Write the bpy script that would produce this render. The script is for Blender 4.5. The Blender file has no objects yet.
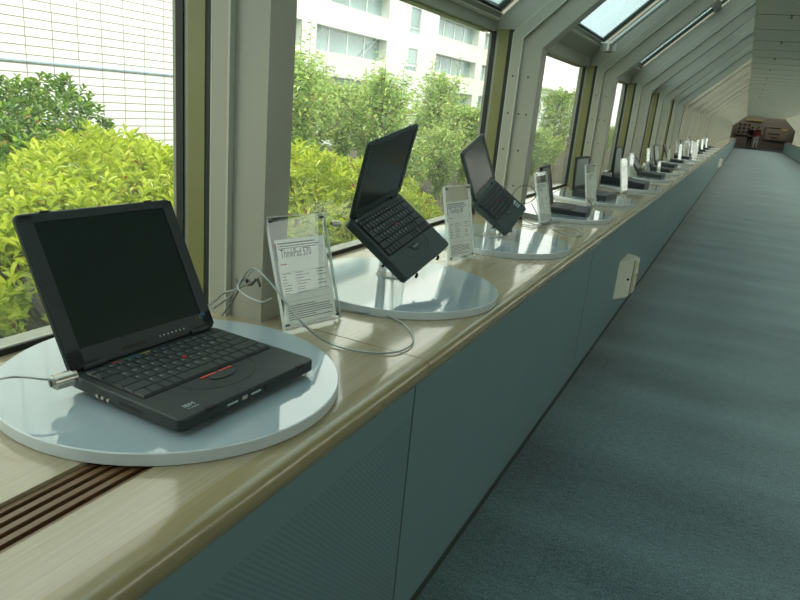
import bpy, math, random
import numpy as np
from mathutils import Vector, Matrix
random.seed(7)
C = bpy.context.scene.collection
PI = math.pi

# ------------------------------------------------------------------ camera
cam_d = bpy.data.cameras.new('camera'); cam = bpy.data.objects.new('camera', cam_d); C.objects.link(cam)
CR = Vector((0.8897901792555104, 0.44740496902972765, 0.09001239130228178))
CU = Vector((-0.2064313167166603, 0.21867111568801598, 0.9537132979267846))
CF = Vector((-0.4070129584903563, 0.867186102777983, -0.2869298080884255))
CZ = 1.19
m = Matrix((CR, CU, -CF)).transposed().to_4x4(); m.translation = Vector((0, 0, CZ))
cam.matrix_world = m
cam_d.sensor_width = 36.0; cam_d.lens = 36.0 * 670.66 / 800.0
cam_d.clip_start = 0.02; cam_d.clip_end = 500
bpy.context.scene.camera = cam

# ------------------------------------------------------------------ world, sun, exposure
w = bpy.data.worlds.new('overcast_sky'); bpy.context.scene.world = w; w.use_nodes = True
nt = w.node_tree; nt.nodes.clear()
out = nt.nodes.new('ShaderNodeOutputWorld'); bg = nt.nodes.new('ShaderNodeBackground')
bg.inputs['Color'].default_value = (1.0, 1.0, 0.94, 1); bg.inputs['Strength'].default_value = 3.8
nt.links.new(bg.outputs[0], out.inputs[0])
sd = bpy.data.lights.new('sun', 'SUN'); sd.energy = 4.2; sd.angle = math.radians(25); sd.color = (1.0, 0.97, 0.9)
sun = bpy.data.objects.new('sun', sd); C.objects.link(sun)
sun.rotation_euler = Vector((0.62, -0.25, 0.95)).to_track_quat('Z', 'Y').to_euler()
vs = bpy.context.scene.view_settings
vs.view_transform = 'Standard'; vs.look = 'None'; vs.gamma = 1.0; vs.use_curve_mapping = False; vs.exposure = -0.30

# ------------------------------------------------------------------ materials
def srgb(r, g, b):
    f = lambda c: (c/255/12.92) if c/255 <= .04045 else ((c/255+.055)/1.055)**2.4
    return (f(r), f(g), f(b), 1)
MATS = {}
def mat(name, col, rough=.5, metal=0, noise=None, coat=0, trans=0, ior=1.45, spec=None, bump=None):
    """noise=(scale, amount, stretch) varies the base colour procedurally"""
    if name in MATS: return MATS[name]
    M = bpy.data.materials.new(name); M.use_nodes = True; n = M.node_tree; b = n.nodes['Principled BSDF']
    b.inputs['Base Color'].default_value = col; b.inputs['Roughness'].default_value = rough
    b.inputs['Metallic'].default_value = metal; b.inputs['IOR'].default_value = ior
    if coat: b.inputs['Coat Weight'].default_value = coat; b.inputs['Coat Roughness'].default_value = .06
    if trans: b.inputs['Transmission Weight'].default_value = trans
    if spec is not None: b.inputs['Specular IOR Level'].default_value = spec
    tc = n.nodes.new('ShaderNodeTexCoord'); mp = n.nodes.new('ShaderNodeMapping'); nz = n.nodes.new('ShaderNodeTexNoise')
    n.links.new(tc.outputs['Object'], mp.inputs[0]); n.links.new(mp.outputs[0], nz.inputs['Vector'])
    sc, am, st = noise or (30, .04, (1, 1, 1))
    mp.inputs['Scale'].default_value = st; nz.inputs['Scale'].default_value = sc; nz.inputs['Detail'].default_value = 4
    mr = n.nodes.new('ShaderNodeMapRange'); mr.inputs['From Min'].default_value = .25; mr.inputs['From Max'].default_value = .75
    mr.inputs['To Min'].default_value = 1-am; mr.inputs['To Max'].default_value = 1+am
    n.links.new(nz.outputs[0], mr.inputs['Value'])
    mx = n.nodes.new('ShaderNodeVectorMath'); mx.operation = 'SCALE'; mx.inputs[0].default_value = col[:3]
    n.links.new(mr.outputs[0], mx.inputs['Scale']); n.links.new(mx.outputs[0], b.inputs['Base Color'])
    if bump:
        bp = n.nodes.new('ShaderNodeBump'); bp.inputs['Strength'].default_value = bump; bp.inputs['Distance'].default_value = .002
        n.links.new(nz.outputs[0], bp.inputs['Height']); n.links.new(bp.outputs[0], b.inputs['Normal'])
    MATS[name] = M; return M

def clear_mat(name, tint, gloss, veil, veil_col=(.8, .9, .85, 1), rough=.0):
    """thin clear sheet: lets light through, mirrors a little, carries a pale veil painted for dust, reflection and haze"""
    M = bpy.data.materials.new(name); M.use_nodes = True; n = M.node_tree; n.nodes.clear()
    o = n.nodes.new('ShaderNodeOutputMaterial'); t = n.nodes.new('ShaderNodeBsdfTransparent'); t.inputs[0].default_value = tint
    g = n.nodes.new('ShaderNodeBsdfGlossy'); g.inputs['Roughness'].default_value = rough
    lw = n.nodes.new('ShaderNodeLayerWeight'); lw.inputs['Blend'].default_value = .5
    pw = n.nodes.new('ShaderNodeMath'); pw.operation = 'POWER'; pw.inputs[1].default_value = 5; n.links.new(lw.outputs['Facing'], pw.inputs[0])
    mr = n.nodes.new('ShaderNodeMapRange'); mr.inputs['To Min'].default_value = gloss; mr.inputs['To Max'].default_value = .8
    n.links.new(pw.outputs[0], mr.inputs['Value'])
    m1 = n.nodes.new('ShaderNodeMixShader'); n.links.new(mr.outputs[0], m1.inputs[0])
    n.links.new(t.outputs[0], m1.inputs[1]); n.links.new(g.outputs[0], m1.inputs[2])
    d = n.nodes.new('ShaderNodeBsdfDiffuse'); d.inputs[0].default_value = veil_col
    m2 = n.nodes.new('ShaderNodeMixShader'); m2.inputs[0].default_value = veil  # diffuse veil: some dust, plus painted-in haze and reflected interior
    n.links.new(m1.outputs[0], m2.inputs[1]); n.links.new(d.outputs[0], m2.inputs[2])
    n.links.new(m2.outputs[0], o.inputs[0]); MATS[name] = M; return M

M_floor = None
def carpet():
    M = bpy.data.materials.new('teal_carpet'); M.use_nodes = True; n = M.node_tree; b = n.nodes['Principled BSDF']
    L = n.links.new; N = n.nodes.new
    tc = N('ShaderNodeTexCoord')
    def noise(sc, st=(1, 1, 1), det=5):
        mp = N('ShaderNodeMapping'); mp.inputs['Scale'].default_value = st; z = N('ShaderNodeTexNoise')
        z.inputs['Scale'].default_value = sc; z.inputs['Detail'].default_value = det
        L(tc.outputs['Object'], mp.inputs[0]); L(mp.outputs[0], z.inputs['Vector']); return z.outputs[0]
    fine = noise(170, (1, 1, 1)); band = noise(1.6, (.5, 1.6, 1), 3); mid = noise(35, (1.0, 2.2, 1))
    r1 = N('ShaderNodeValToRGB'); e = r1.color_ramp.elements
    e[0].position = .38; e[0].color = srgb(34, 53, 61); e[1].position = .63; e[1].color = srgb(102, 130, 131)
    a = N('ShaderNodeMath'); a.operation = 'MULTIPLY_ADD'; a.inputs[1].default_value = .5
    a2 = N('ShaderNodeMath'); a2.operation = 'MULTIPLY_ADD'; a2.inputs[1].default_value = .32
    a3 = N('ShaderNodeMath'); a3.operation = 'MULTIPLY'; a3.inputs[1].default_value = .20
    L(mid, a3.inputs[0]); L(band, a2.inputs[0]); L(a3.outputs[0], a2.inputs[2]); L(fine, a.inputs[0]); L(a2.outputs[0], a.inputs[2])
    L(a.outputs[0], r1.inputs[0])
    # carpet tile joints, half a metre apart
    br = N('ShaderNodeTexBrick'); br.offset = 0; br.inputs['Scale'].default_value = 1; br.inputs['Mortar Size'].default_value = .003
    br.inputs['Brick Width'].default_value = .5; br.inputs['Row Height'].default_value = .5
    br.inputs['Color1'].default_value = (1, 1, 1, 1); br.inputs['Color2'].default_value = (.93, .94, .95, 1); br.inputs['Mortar'].default_value = (.85, .85, .87, 1)
    mp = N('ShaderNodeMapping'); mp.inputs['Location'].default_value = (-.245, .1, 0); L(tc.outputs['Object'], mp.inputs[0]); L(mp.outputs[0], br.inputs['Vector'])
    mx = N('ShaderNodeMix'); mx.data_type = 'RGBA'; mx.blend_type = 'MULTIPLY'; mx.inputs[0].default_value = 1
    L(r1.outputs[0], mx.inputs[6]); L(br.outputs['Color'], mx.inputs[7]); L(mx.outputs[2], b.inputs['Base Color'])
    b.inputs['Roughness'].default_value = .75; b.inputs['Sheen Weight'].default_value = .35; b.inputs['Sheen Roughness'].default_value = .4
    b.inputs['Specular IOR Level'].default_value = .35
    bp = N('ShaderNodeBump'); bp.inputs['Strength'].default_value = .5; bp.inputs['Distance'].default_value = .004
    L(fine, bp.inputs['Height']); L(bp.outputs[0], b.inputs['Normal'])
    return M
def wood(name, c0, c1, rough=.22, coat=.6):
    M = bpy.data.materials.new(name); M.use_nodes = True; n = M.node_tree; b = n.nodes['Principled BSDF']
    L = n.links.new; N = n.nodes.new
    tc = N('ShaderNodeTexCoord'); mp = N('ShaderNodeMapping'); mp.inputs['Scale'].default_value = (1, .02, 1)
    z = N('ShaderNodeTexNoise'); z.inputs['Scale'].default_value = 320; z.inputs['Detail'].default_value = 6; z.inputs['Roughness'].default_value = .65
    L(tc.outputs['Object'], mp.inputs[0]); L(mp.outputs[0], z.inputs['Vector'])
    r = N('ShaderNodeValToRGB'); e = r.color_ramp.elements; e[0].position = .3; e[0].color = c0; e[1].position = .7; e[1].color = c1
    L(z.outputs[0], r.inputs[0]); L(r.outputs[0], b.inputs['Base Color'])
    b.inputs['Roughness'].default_value = rough; b.inputs['Coat Weight'].default_value = coat; b.inputs['Coat Roughness'].default_value = .07
    MATS[name] = M; return M
def tiles():
    M = bpy.data.materials.new('white_wall_tiles'); M.use_nodes = True; n = M.node_tree; b = n.nodes['Principled BSDF']
    L = n.links.new; N = n.nodes.new
    tc = N('ShaderNodeTexCoord'); sp = N('ShaderNodeSeparateXYZ'); cb = N('ShaderNodeCombineXYZ'); L(tc.outputs['Object'], sp.inputs[0])
    L(sp.outputs[1], cb.inputs[0]); L(sp.outputs[2], cb.inputs[1])
    br = N('ShaderNodeTexBrick'); br.offset = 0; br.inputs['Scale'].default_value = 1; br.inputs['Mortar Size'].default_value = .019
    br.inputs['Mortar Smooth'].default_value = .3
    br.inputs['Brick Width'].default_value = .837; br.inputs['Row Height'].default_value = .236
    br.inputs['Color1'].default_value = srgb(228, 233, 228); br.inputs['Color2'].default_value = srgb(221, 228, 225); br.inputs['Mortar'].default_value = srgb(136, 130, 108)
    L(cb.outputs[0], br.inputs['Vector']); L(br.outputs['Color'], b.inputs['Base Color']); b.inputs['Roughness'].default_value = .35
    return M
def leaf_mat(name, c0, c1, c2, transl=.45):
    M = bpy.data.materials.new(name); M.use_nodes = True; n = M.node_tree; n.nodes.clear(); L = n.links.new; N = n.nodes.new
    o = N('ShaderNodeOutputMaterial'); gi = N('ShaderNodeNewGeometry'); r = N('ShaderNodeValToRGB')
    e = r.color_ramp.elements; e[0].position = 0; e[0].color = c0; e[1].position = 1; e[1].color = c2
    k = r.color_ramp.elements.new(.5); k.color = c1; k = r.color_ramp.elements.new(.965); k.color = c2
    k = r.color_ramp.elements.new(.997); k.color = srgb(150, 80, 40)
    r.color_ramp.elements[-1].color = srgb(150, 80, 40)
    L(gi.outputs['Random Per Island'], r.inputs[0])
    d = N('ShaderNodeBsdfDiffuse'); t = N('ShaderNodeBsdfTranslucent'); g = N('ShaderNodeBsdfGlossy'); g.inputs['Roughness'].default_value = .35
    L(r.outputs[0], d.inputs[0]); L(r.outputs[0], t.inputs[0])
    a = N('ShaderNodeMixShader'); a.inputs[0].default_value = transl; L(d.outputs[0], a.inputs[1]); L(t.outputs[0], a.inputs[2])
    b = N('ShaderNodeMixShader'); b.inputs[0].default_value = .05; L(a.outputs[0], b.inputs[1]); L(g.outputs[0], b.inputs[2])
    L(b.outputs[0], o.inputs[0]); return M

def perforated():
    M = bpy.data.materials.new('perforated_panel_paint'); M.use_nodes = True; n = M.node_tree; b = n.nodes['Principled BSDF']
    L = n.links.new; N = n.nodes.new
    tc = N('ShaderNodeTexCoord'); sp = N('ShaderNodeSeparateXYZ'); cb = N('ShaderNodeCombineXYZ'); L(tc.outputs['Object'], sp.inputs[0])
    L(sp.outputs[1], cb.inputs[0]); L(sp.outputs[2], cb.inputs[1])
    mp = N('ShaderNodeMapping'); mp.inputs['Rotation'].default_value = (0, 0, PI/4); L(cb.outputs[0], mp.inputs[0])
    vm = N('ShaderNodeVectorMath'); vm.operation = 'SCALE'; vm.inputs['Scale'].default_value = 120; L(mp.outputs[0], vm.inputs[0])
    fr = N('ShaderNodeVectorMath'); fr.operation = 'FRACTION'; L(vm.outputs[0], fr.inputs[0])
    ds = N('ShaderNodeVectorMath'); ds.operation = 'DISTANCE'; ds.inputs[1].default_value = (.5, .5, 0); L(fr.outputs[0], ds.inputs[0])
    lt = N('ShaderNodeMath'); lt.operation = 'LESS_THAN'; lt.inputs[1].default_value = .3; L(ds.outputs['Value'], lt.inputs[0])
    mx = N('ShaderNodeMix'); mx.data_type = 'RGBA'; zl = N('ShaderNodeMath'); zl.operation = 'LESS_THAN'; zl.inputs[1].default_value = .575; L(sp.outputs[2], zl.inputs[0])
    ml = N('ShaderNodeMath'); ml.operation = 'MULTIPLY'; L(lt.outputs[0], ml.inputs[0]); L(zl.outputs[0], ml.inputs[1]); L(ml.outputs[0], mx.inputs[0])
    mx.inputs[6].default_value = PANEL; mx.inputs[7].default_value = srgb(90, 109, 116)
    L(mx.outputs[2], b.inputs['Base Color']); b.inputs['Roughness'].default_value = .5
    return M

PANEL = srgb(106, 130, 133)
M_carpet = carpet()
M_wood = wood('pale_wood_laminate', srgb(142, 131, 104), srgb(160, 149, 121))
M_edge = wood('rounded_wood_edge', srgb(132, 120, 86), srgb(142, 130, 94), .25, .5)
M_slat = mat('brown_grille_slats', srgb(112, 84, 58), .4, noise=(40, .2, (1, .1, 1)))
M_dark = mat('dark_recess', srgb(34, 28, 24), .8)
M_panel = mat('grey_green_panel_paint', PANEL, .45, noise=(3, .03, (1, 1, 1)))
M_perf = perforated()
M_plinth = mat('dark_plinth', srgb(52, 58, 54), .6)
M_rib = mat('grey_rib_paint', srgb(154, 154, 141), .42, noise=(2, .03, (1, 1, 1)))
M_ribedge = mat('pale_rib_edge', srgb(172, 176, 162), .4)
M_frame = mat('grey_window_frame', srgb(128, 132, 118), .4, .2)
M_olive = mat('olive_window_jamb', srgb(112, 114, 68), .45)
M_gasket = mat('black_gasket', srgb(30, 34, 30), .6)
M_alu = mat('brushed_aluminium', srgb(176, 178, 172), .3, .8)
M_ceil = mat('pale_ceiling_panels', srgb(206, 206, 190), .6)
M_seam = mat('ceiling_joint', srgb(84, 88, 84), .8)
M_screw = mat('dark_screw', srgb(60, 62, 58), .4, .6)
M_wallp = mat('plain_grey_wall', srgb(206, 208, 200), .7)
M_glass = clear_mat('window_glass', (.95, .98, .95, 1), .03, .075, (.8, .88, .8, 1))
M_sky_glass = clear_mat('skylight_glass', (.66, .77, .785, 1), .04, .08, (.7, .85, .88, 1))
M_acryl = clear_mat('clear_acrylic', (.985, .995, .99, 1), .03, .02, (.9, .95, .93, 1))
M_acryl_edge = clear_mat('acrylic_edge', (.85, .92, .9, 1), .05, .5, (.92, .96, .95, 1), .1)
M_post = mat('solid_clear_acrylic', (.97, .99, .98, 1), .02, trans=1.0, ior=1.47)
M_disk = mat('milky_acrylic_disk', srgb(152, 168, 174), .035, coat=.7, ior=1.5, noise=(5, .015, (1, 1, 1)))
M_disk_side = mat('frosted_disk_rim', srgb(196, 206, 208), .35)
M_case = mat('matte_black_case', (.018, .026, .027, 1), .5, noise=(400, .12, (1, 1, 1)))
M_case_sheen = mat('black_case_painted_sheen', (.034, .052, .052, 1), .42, noise=(400, .12, (1, 1, 1)))  # black case with its reflected sheen lifted into the base colour
M_key = mat('black_keys', (.022, .032, .033, 1), .42)
M_well = mat('keyboard_well', (.006, .007, .007, 1), .6)
M_screen = mat('dark_lcd_screen', (.012, .02, .019, 1), .16)
M_screen_glare = mat('screen_painted_reflection', srgb(142, 150, 146), .25)  # screen reflection put into the base colour as an even grey
M_ink = mat('pale_key_print', srgb(176, 190, 188), .6)
M_red = mat('red_rubber', srgb(190, 40, 36), .5)
M_redstripe = mat('red_stripe', srgb(196, 72, 54), .5)
M_green = mat('green_stripe', srgb(60, 130, 80), .5)
M_blue = mat('blue_stripe', srgb(70, 120, 180), .5)
M_yellow = mat('yellow_stripe', srgb(200, 180, 60), .5)
M_steel = mat('brushed_steel', srgb(190, 186, 176), .28, .9, noise=(80, .08, (1, 1, 1)))
M_cable = mat('grey_steel_cable', srgb(150, 158, 156), .35, .5)
M_darkcable = mat('dark_cable', srgb(84, 84, 78), .5)
M_paper = mat('white_card', srgb(244, 246, 242), .7)
M_print = mat('grey_print', srgb(92, 98, 104), .8)
M_printred = mat('red_print', srgb(190, 80, 86), .8)
M_printblue = mat('blue_print', srgb(80, 120, 180), .8)
M_beige = mat('beige_plastic', srgb(216, 217, 200), .45)
M_cream = mat('cream_socket', srgb(226, 218, 180), .5)
M_tiles = tiles()
M_facade = mat('white_facade_panels', srgb(206, 211, 204), .6, noise=(.6, .03, (1, 1, 1)))
M_sill = mat('beige_window_ledge', srgb(222, 220, 200), .7)
M_bglass = mat('grey_blue_glazing', srgb(128, 150, 152), .15, noise=(1.1, .22, (1, 1, .05)))
M_bframe = mat('pale_glazing_bar', srgb(206, 216, 214), .5)
M_soil = mat('dark_soil', srgb(66, 60, 48), .95, noise=(8, .4, (1, 1, 1)))
M_azalea = leaf_mat('azalea_leaves', srgb(136, 156, 30), srgb(180, 196, 52), srgb(214, 222, 84))
M_darkleaf = leaf_mat('dark_shrub_leaves', srgb(66, 104, 30), srgb(98, 136, 40), srgb(150, 176, 54), .35)
M_treeleaf = leaf_mat('young_tree_leaves', srgb(142, 172, 96), srgb(180, 206, 118), srgb(210, 224, 136), .5)
M_bark = mat('brown_bark', srgb(110, 98, 72), .9, noise=(30, .3, (1, 1, .2)))
M_endwall = mat('brown_grey_end_wall', srgb(92, 88, 76), .8)
M_lobby = mat('dark_lobby_floor', srgb(34, 33, 32), .6)

# ------------------------------------------------------------------ mesh helpers
class MB:
    def __init__(s): s.v = []; s.f = []; s.mi = []; s.cur = 0
    def add(s, vs, fs):
        o = len(s.v); s.v += [tuple(v) for v in vs]; s.f += [tuple(i+o for i in f) for f in fs]; s.mi += [s.cur]*len(fs)
    def box(s, x0, x1, y0, y1, z0, z1):
        s.add([(x0,y0,z0),(x1,y0,z0),(x1,y1,z0),(x0,y1,z0),(x0,y0,z1),(x1,y0,z1),(x1,y1,z1),(x0,y1,z1)],
              [(0,3,2,1),(4,5,6,7),(0,1,5,4),(1,2,6,5),(2,3,7,6),(3,0,4,7)])
    def prism(s, prof, y0, y1):
        """profile of (x,z) extruded along y"""
        n = len(prof); s.add([(x,y0,z) for x,z in prof]+[(x,y1,z) for x,z in prof],
              [tuple(range(n)), tuple(range(2*n-1,n-1,-1))]+[(i,i+n,(i+1)%n+n,(i+1)%n) for i in range(n)])
    def zprism(s, prof, z0, z1):
        n = len(prof); s.add([(x,y,z0) for x,y in prof]+[(x,y,z1) for x,y in prof],
              [tuple(range(n-1,-1,-1)), tuple(range(n,2*n))]+[(i,(i+1)%n,(i+1)%n+n,i+n) for i in range(n)])
    def tube(s, pts, r, n=8, smooth=0):
        P = [Vector(p) for p in pts]
        if smooth:
            Q = []; E = [P[0]*2-P[1]]+P+[P[-1]*2-P[-2]]
            for i in range(1, len(E)-2):
                a, b, c, d = E[i-1:i+3]
                for k in range(smooth):
                    t = k/smooth; Q.append(.5*((2*b)+(c-a)*t+(2*a-5*b+4*c-d)*t*t+(3*b-a-3*c+d)*t**3))
            Q.append(P[-1]); P = Q
        N = None; o = len(s.v); R = r if hasattr(r, '__len__') else [r]*len(P)
        for i, p in enumerate(P):
            T = (P[min(i+1, len(P)-1)]-P[max(i-1, 0)]).normalized()
            if N is None: N = T.orthogonal().normalized()
            else: N = (N-T*N.dot(T)).normalized()
            B = T.cross(N)
            for k in range(n):
                a = 2*PI*k/n; s.v.append(tuple(p+(N*math.cos(a)+B*math.sin(a))*R[i]))
        for i in range(len(P)-1):
            for k in range(n):
                s.f.append((o+i*n+k, o+i*n+(k+1)%n, o+(i+1)*n+(k+1)%n, o+(i+1)*n+k)); s.mi.append(s.cur)
        s.f.append(tuple(o+k for k in range(n-1, -1, -1))); s.f.append(tuple(o+(len(P)-1)*n+k for k in range(n))); s.mi += [s.cur]*2
    def rbox(s, cx, cy, w, d, z0, z1, r, b=0, n=5):
        """box with rounded plan corners and a small chamfer at top"""
        def ring(ww, dd, rr, z):
            P = []
            for (sx, sy, a0) in ((1, 1, 0), (-1, 1, PI/2), (-1, -1, PI), (1, -1, 1.5*PI)):
                for k in range(n+1):
                    a = a0+k/n*PI/2; P.append((cx+sx*(ww/2-rr)+rr*math.cos(a), cy+sy*(dd/2-rr)+rr*math.sin(a), z))
            return P
        levels = [ring(w-2*b, d-2*b, max(r-b, .0005), z0), ring(w, d, r, z0+b), ring(w, d, r, z1-b), ring(w-2*b, d-2*b, max(r-b, .0005), z1)] if b else [ring(w, d, r, z0), ring(w, d, r, z1)]
        m_ = len(levels[0]); vs = sum(levels, []); fs = [tuple(range(m_-1, -1, -1)), tuple(range((len(levels)-1)*m_, len(levels)*m_))]
        for l in range(len(levels)-1):
            for k in range(m_): fs.append((l*m_+k, l*m_+(k+1)%m_, (l+1)*m_+(k+1)%m_, (l+1)*m_+k))
        s.add(vs, fs)
    def build(s, name, mats, parent=None, smooth=False):
        me = bpy.data.meshes.new(name); me.from_pydata(s.v, [], s.f)
        if not isinstance(mats, (list, tuple)): mats = [mats]
        for q in mats: me.materials.append(q)
        me.polygons.foreach_set('material_index', s.mi)
        if smooth:
            me.polygons.foreach_set('use_smooth', [True]*len(s.f))
            try: me.set_sharp_from_angle(angle=math.radians(35))
            except Exception: pass
        me.update()
        o = bpy.data.objects.new(name, me); C.objects.link(o)
        if parent is not None: o.parent = parent
        return o
def box(name, M, parent, *b):
    q = MB(); q.box(*b); return q.build(name, M, parent)
def tag(o, label, cat, group=None, kind=None):
    o['label'] = label
    if cat: o['category'] = cat
    if group: o['group'] = group
    if kind: o['kind'] = kind
    return o
def struct(o, label=None):
    o['kind'] = 'structure'
    if label: o['label'] = label
    return o
def empty(name, loc=(0, 0, 0), mtx=None):
    o = bpy.data.objects.new(name, None); C.objects.link(o); o.empty_display_size = .1
    if mtx is not None: o.matrix_world = mtx
    else: o.location = loc
    return o
def xf(q, M4, start=0):
    for i in range(start, len(q.v)): q.v[i] = tuple(M4 @ Vector(q.v[i]))
def text_geo(s, size, align='CENTER'):
    cu = bpy.data.curves.new('t', 'FONT'); cu.body = s; cu.size = size; cu.align_x = align; cu.resolution_u = 2
    o = bpy.data.objects.new('t', cu); C.objects.link(o)
    dg = bpy.context.evaluated_depsgraph_get(); me = o.evaluated_get(dg).to_mesh()
    v = [tuple(p.co) for p in me.vertices]; f = [tuple(p.vertices) for p in me.polygons]
    o.evaluated_get(dg).to_mesh_clear(); bpy.data.objects.remove(o); bpy.data.curves.remove(cu)
    return v, f

# ------------------------------------------------------------------ corridor shell
P0, PITCH, NB = 1.132, 1.92, 27
YS = [P0+PITCH*i for i in range(-2, NB)]
YEND = 52.5; YBACK = -3.2
XR = 1.97                                 # mirror: x -> XR-x
ZK, ZKO, ZC = CZ+.263, CZ+.354, CZ+.965   # inner knee, outer knee, ceiling
XK, XKO = -.865, -1.10
XC = -.125
dxs, dzs = (XC-XK), (ZC-ZK); sl = math.hypot(dxs, dzs); ux, uz = dxs/sl, dzs/sl; nx, nz = -uz, ux   # outward normal
ZO_TOP = ZC+.30; XO_TOP = XKO + (ZO_TOP-ZKO)*ux/uz
struct(box('floor', M_carpet, None, -1.08, XR+1.08, YBACK, YEND, -.1, 0), 'blue green carpet tile floor')
c = MB(); c.box(XO_TOP, XR-XO_TOP, YBACK, YEND, ZC+.02, ZO_TOP); c.box(XC, XR-XC, YBACK, YEND, ZC, ZC+.02)
ceil = struct(c.build('ceiling', M_ceil), 'pale panelled ceiling')
c = MB()
for y in YS:
    c.box(XC, XR-XC, y+.0, y+.012, ZC-.002, ZC+.001); c.box(XC, XR-XC, y+PITCH/2, y+PITCH/2+.006, ZC-.002, ZC+.001)
c.build('panel_joint', M_seam, ceil)
def rib_profile(mirror, inset=0.0, cut=0):
    P = [(XKO, .60), (XK, .60), (XK, ZK), (XC, ZC), (XO_TOP, ZO_TOP), (XKO, ZKO)]
    return [((XR-x) if mirror else x, z) for x, z in P]
def offs(d):  # polyline parallel to the inner face, d deeper
    tx = math.tan((PI/2-math.atan2(uz, ux))/2)
    e = (-nx*d)/ux; return [(XK-d, .60), (XK-d, ZK+d*tx), (XC, ZC+nz*d+uz*e)]
def strip(q, a, b, y0, y1, mir):
    A, B = offs(a), offs(b)
    f = (lambda x: XR-x) if mir else (lambda x: x)
    for i in (0, 1):
        q.prism([(f(A[i][0]), A[i][1]), (f(A[i+1][0]), A[i+1][1]), (f(B[i+1][0]), B[i+1][1]), (f(B[i][0]), B[i][1])], y0, y1)
tn = 0
def make_rib(y, mir):
    global tn; tn += 1
    q = MB(); strip(q, 0, .09, y+.002, y+.088, mir)          # main channel
    strip(q, .09, .135, y-.012, y+.115, mir); strip(q, .135, .232, y+.006, y+.110, mir)                   # outer flange
    r = struct(q.build('trim_%d' % tn, M_rib), 'grey painted structural rib bending into the roof')
    e = MB(); strip(e, .085, .0905, y-.014, y+.004, mir); strip(e, .1315, .1355, y-.0125, y+.006, mir); e.build('edge_strip', M_ribedge, r)  # pale strips put the lit flange edges into the colour
    return r
def screws(r, y, mir):
    f = (lambda x: XR-x) if mir else (lambda x: x)
    q = MB()
    for z in (CZ+.14, CZ-.02, CZ-.18, CZ-.34):
        for d, yy in ((.112, y-.014), (.045, y+.0)) if z != CZ-.02 else ((.112, y-.014), (.03, y+.0), (.065, y+.0)):
            q.tube([(f(XK-d), yy+.004, z), (f(XK-d), yy-.001, z)], .0042, 8)
    for t in (.12, .4, .68):
        q.tube([(f(XK-.112*uz*.9+ux*t), y+.001, ZK+.112*ux+uz*t+.035), (f(XK-.112*uz*.9+ux*t), y-.004, ZK+.112*ux+uz*t+.035)], .0042, 8)
    q.build('screw', M_screw, r)
RIGHT_FROM = -3.2 
SOLID_TO = P0+PITCH*6     # metres along the corridor from which the right side is glazed
ribs = []
for y in YS:
    r = make_rib(y, False)
    if 2 < y < 10: screws(r, y, False)
    if y > RIGHT_FROM: make_rib(y, True)
# windows: jambs, sill bar, header, glass for each bay
wn = 0
def bay(y0, y1, mir, hp=.10):
    """clear opening between the ribs at y0 and y1"""
    global wn; wn += 1
    f = (lambda x: XR-x) if mir else (lambda x: x)
    def B(q, x0, x1, *r):
        a, b = sorted((f(x0), f(x1))); q.box(a, b, *r)
    a, b = y0+.13, y1
    wdw = struct(empty('window_%d' % wn, (0, 0, 0)), 'tall clear side window')
    q = MB(); B(q, -1.150, -1.105, a-.02, a+.030, .66, ZKO+.04); B(q, -1.112, -1.098, b-.004, b+.03, .66, ZKO+.04); B(q, -1.082, -1.066, b-.004, b+.002, .69, ZKO-.02)
    B(q, -1.150, -1.10, a, b, .655, .698); B(q, -1.150, -1.105, a, b, ZKO-.035, ZKO+.05); q.build('window_frame', M_frame, wdw)
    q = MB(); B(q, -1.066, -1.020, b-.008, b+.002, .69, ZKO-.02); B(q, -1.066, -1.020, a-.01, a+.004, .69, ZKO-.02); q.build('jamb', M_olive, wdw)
    q = MB(); B(q, -1.100, -1.080, b-.008, b-.0, .69, ZKO-.03); B(q, -1.125, -1.085, a+.02, a+.034, .69, ZKO-.03)
    B(q, -1.100, -1.092, a, b, .69, .702); B(q, -1.020, -1.001, b-.006, b+.005, .69, ZKO-.02); q.build('gasket', M_gasket, wdw)
    q = MB(); B(q, -1.110, -1.104, a+.02, b-.002, .70, ZKO-.02); q.build('pane', M_glass, wdw)
    # header beam at the knee
    q = MB(); bz, bx = (.006, -1.085) if hp < .05 else (.03, -1.06)
    B(q, -1.15, bx, a, b, ZKO-.032, ZKO+bz)
    q.prism([(f(-1.15), ZKO+bz), (f(bx), ZKO+bz), (f(bx+ux*hp), ZKO+bz+uz*hp), (f(-1.15+ux*hp), ZKO+bz+.04+uz*hp)], a, b)
    q.build('header', M_frame, wdw)
    # skylight
    wn += 1
    s = struct(empty('window_%d' % wn, (0, 0, 0)), 'sloping roof window')
    x0, z0 = bx-.015+ux*hp, ZKO+bz+.015+uz*hp
    L = (ZO_TOP-z0)/uz
    def S(q, t0, t1, ya, yb, d0, d1):
        P = [(x0+ux*t+nx*d, z0+uz*t+nz*d) for t, d in ((t0, d0), (t1, d0), (t1, d1), (t0, d1))]
        q.prism([(f(x), z) for x, z in P], ya, yb)
    q = MB(); S(q, .0, .03, a, b, -.012, .03); S(q, .74, .80, a, b, -.02, .05); S(q, L-.04, L, a, b, -.01, .04)
    S(q, 0, L, a, a+.05, -.012, .03); S(q, 0, L, b-.022, b, .0, .03); q.build('window_frame', M_frame, s)
    q = MB(); S(q, -.004, .008, a, b, -.022, -.01); q.build('edge_strip', M_ribedge, s)
    q = MB(); S(q, .03, L-.03, a+.05, a+.062, 0, .02); S(q, .03, L-.03, b-.028, b-.022, .004, .02); S(q, .03, .042, a+.05, b-.022, 0, .02); q.build('gasket', M_gasket, s)
    q = MB(); S(q, .03, L-.03, a+.05, b-.022, .02, .026); q.build('pane', M_glass if mir or y0 > 9 else M_sky_glass, s)  # right and far panes left untinted to brighten the corridor
    return S
bays = []
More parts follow.
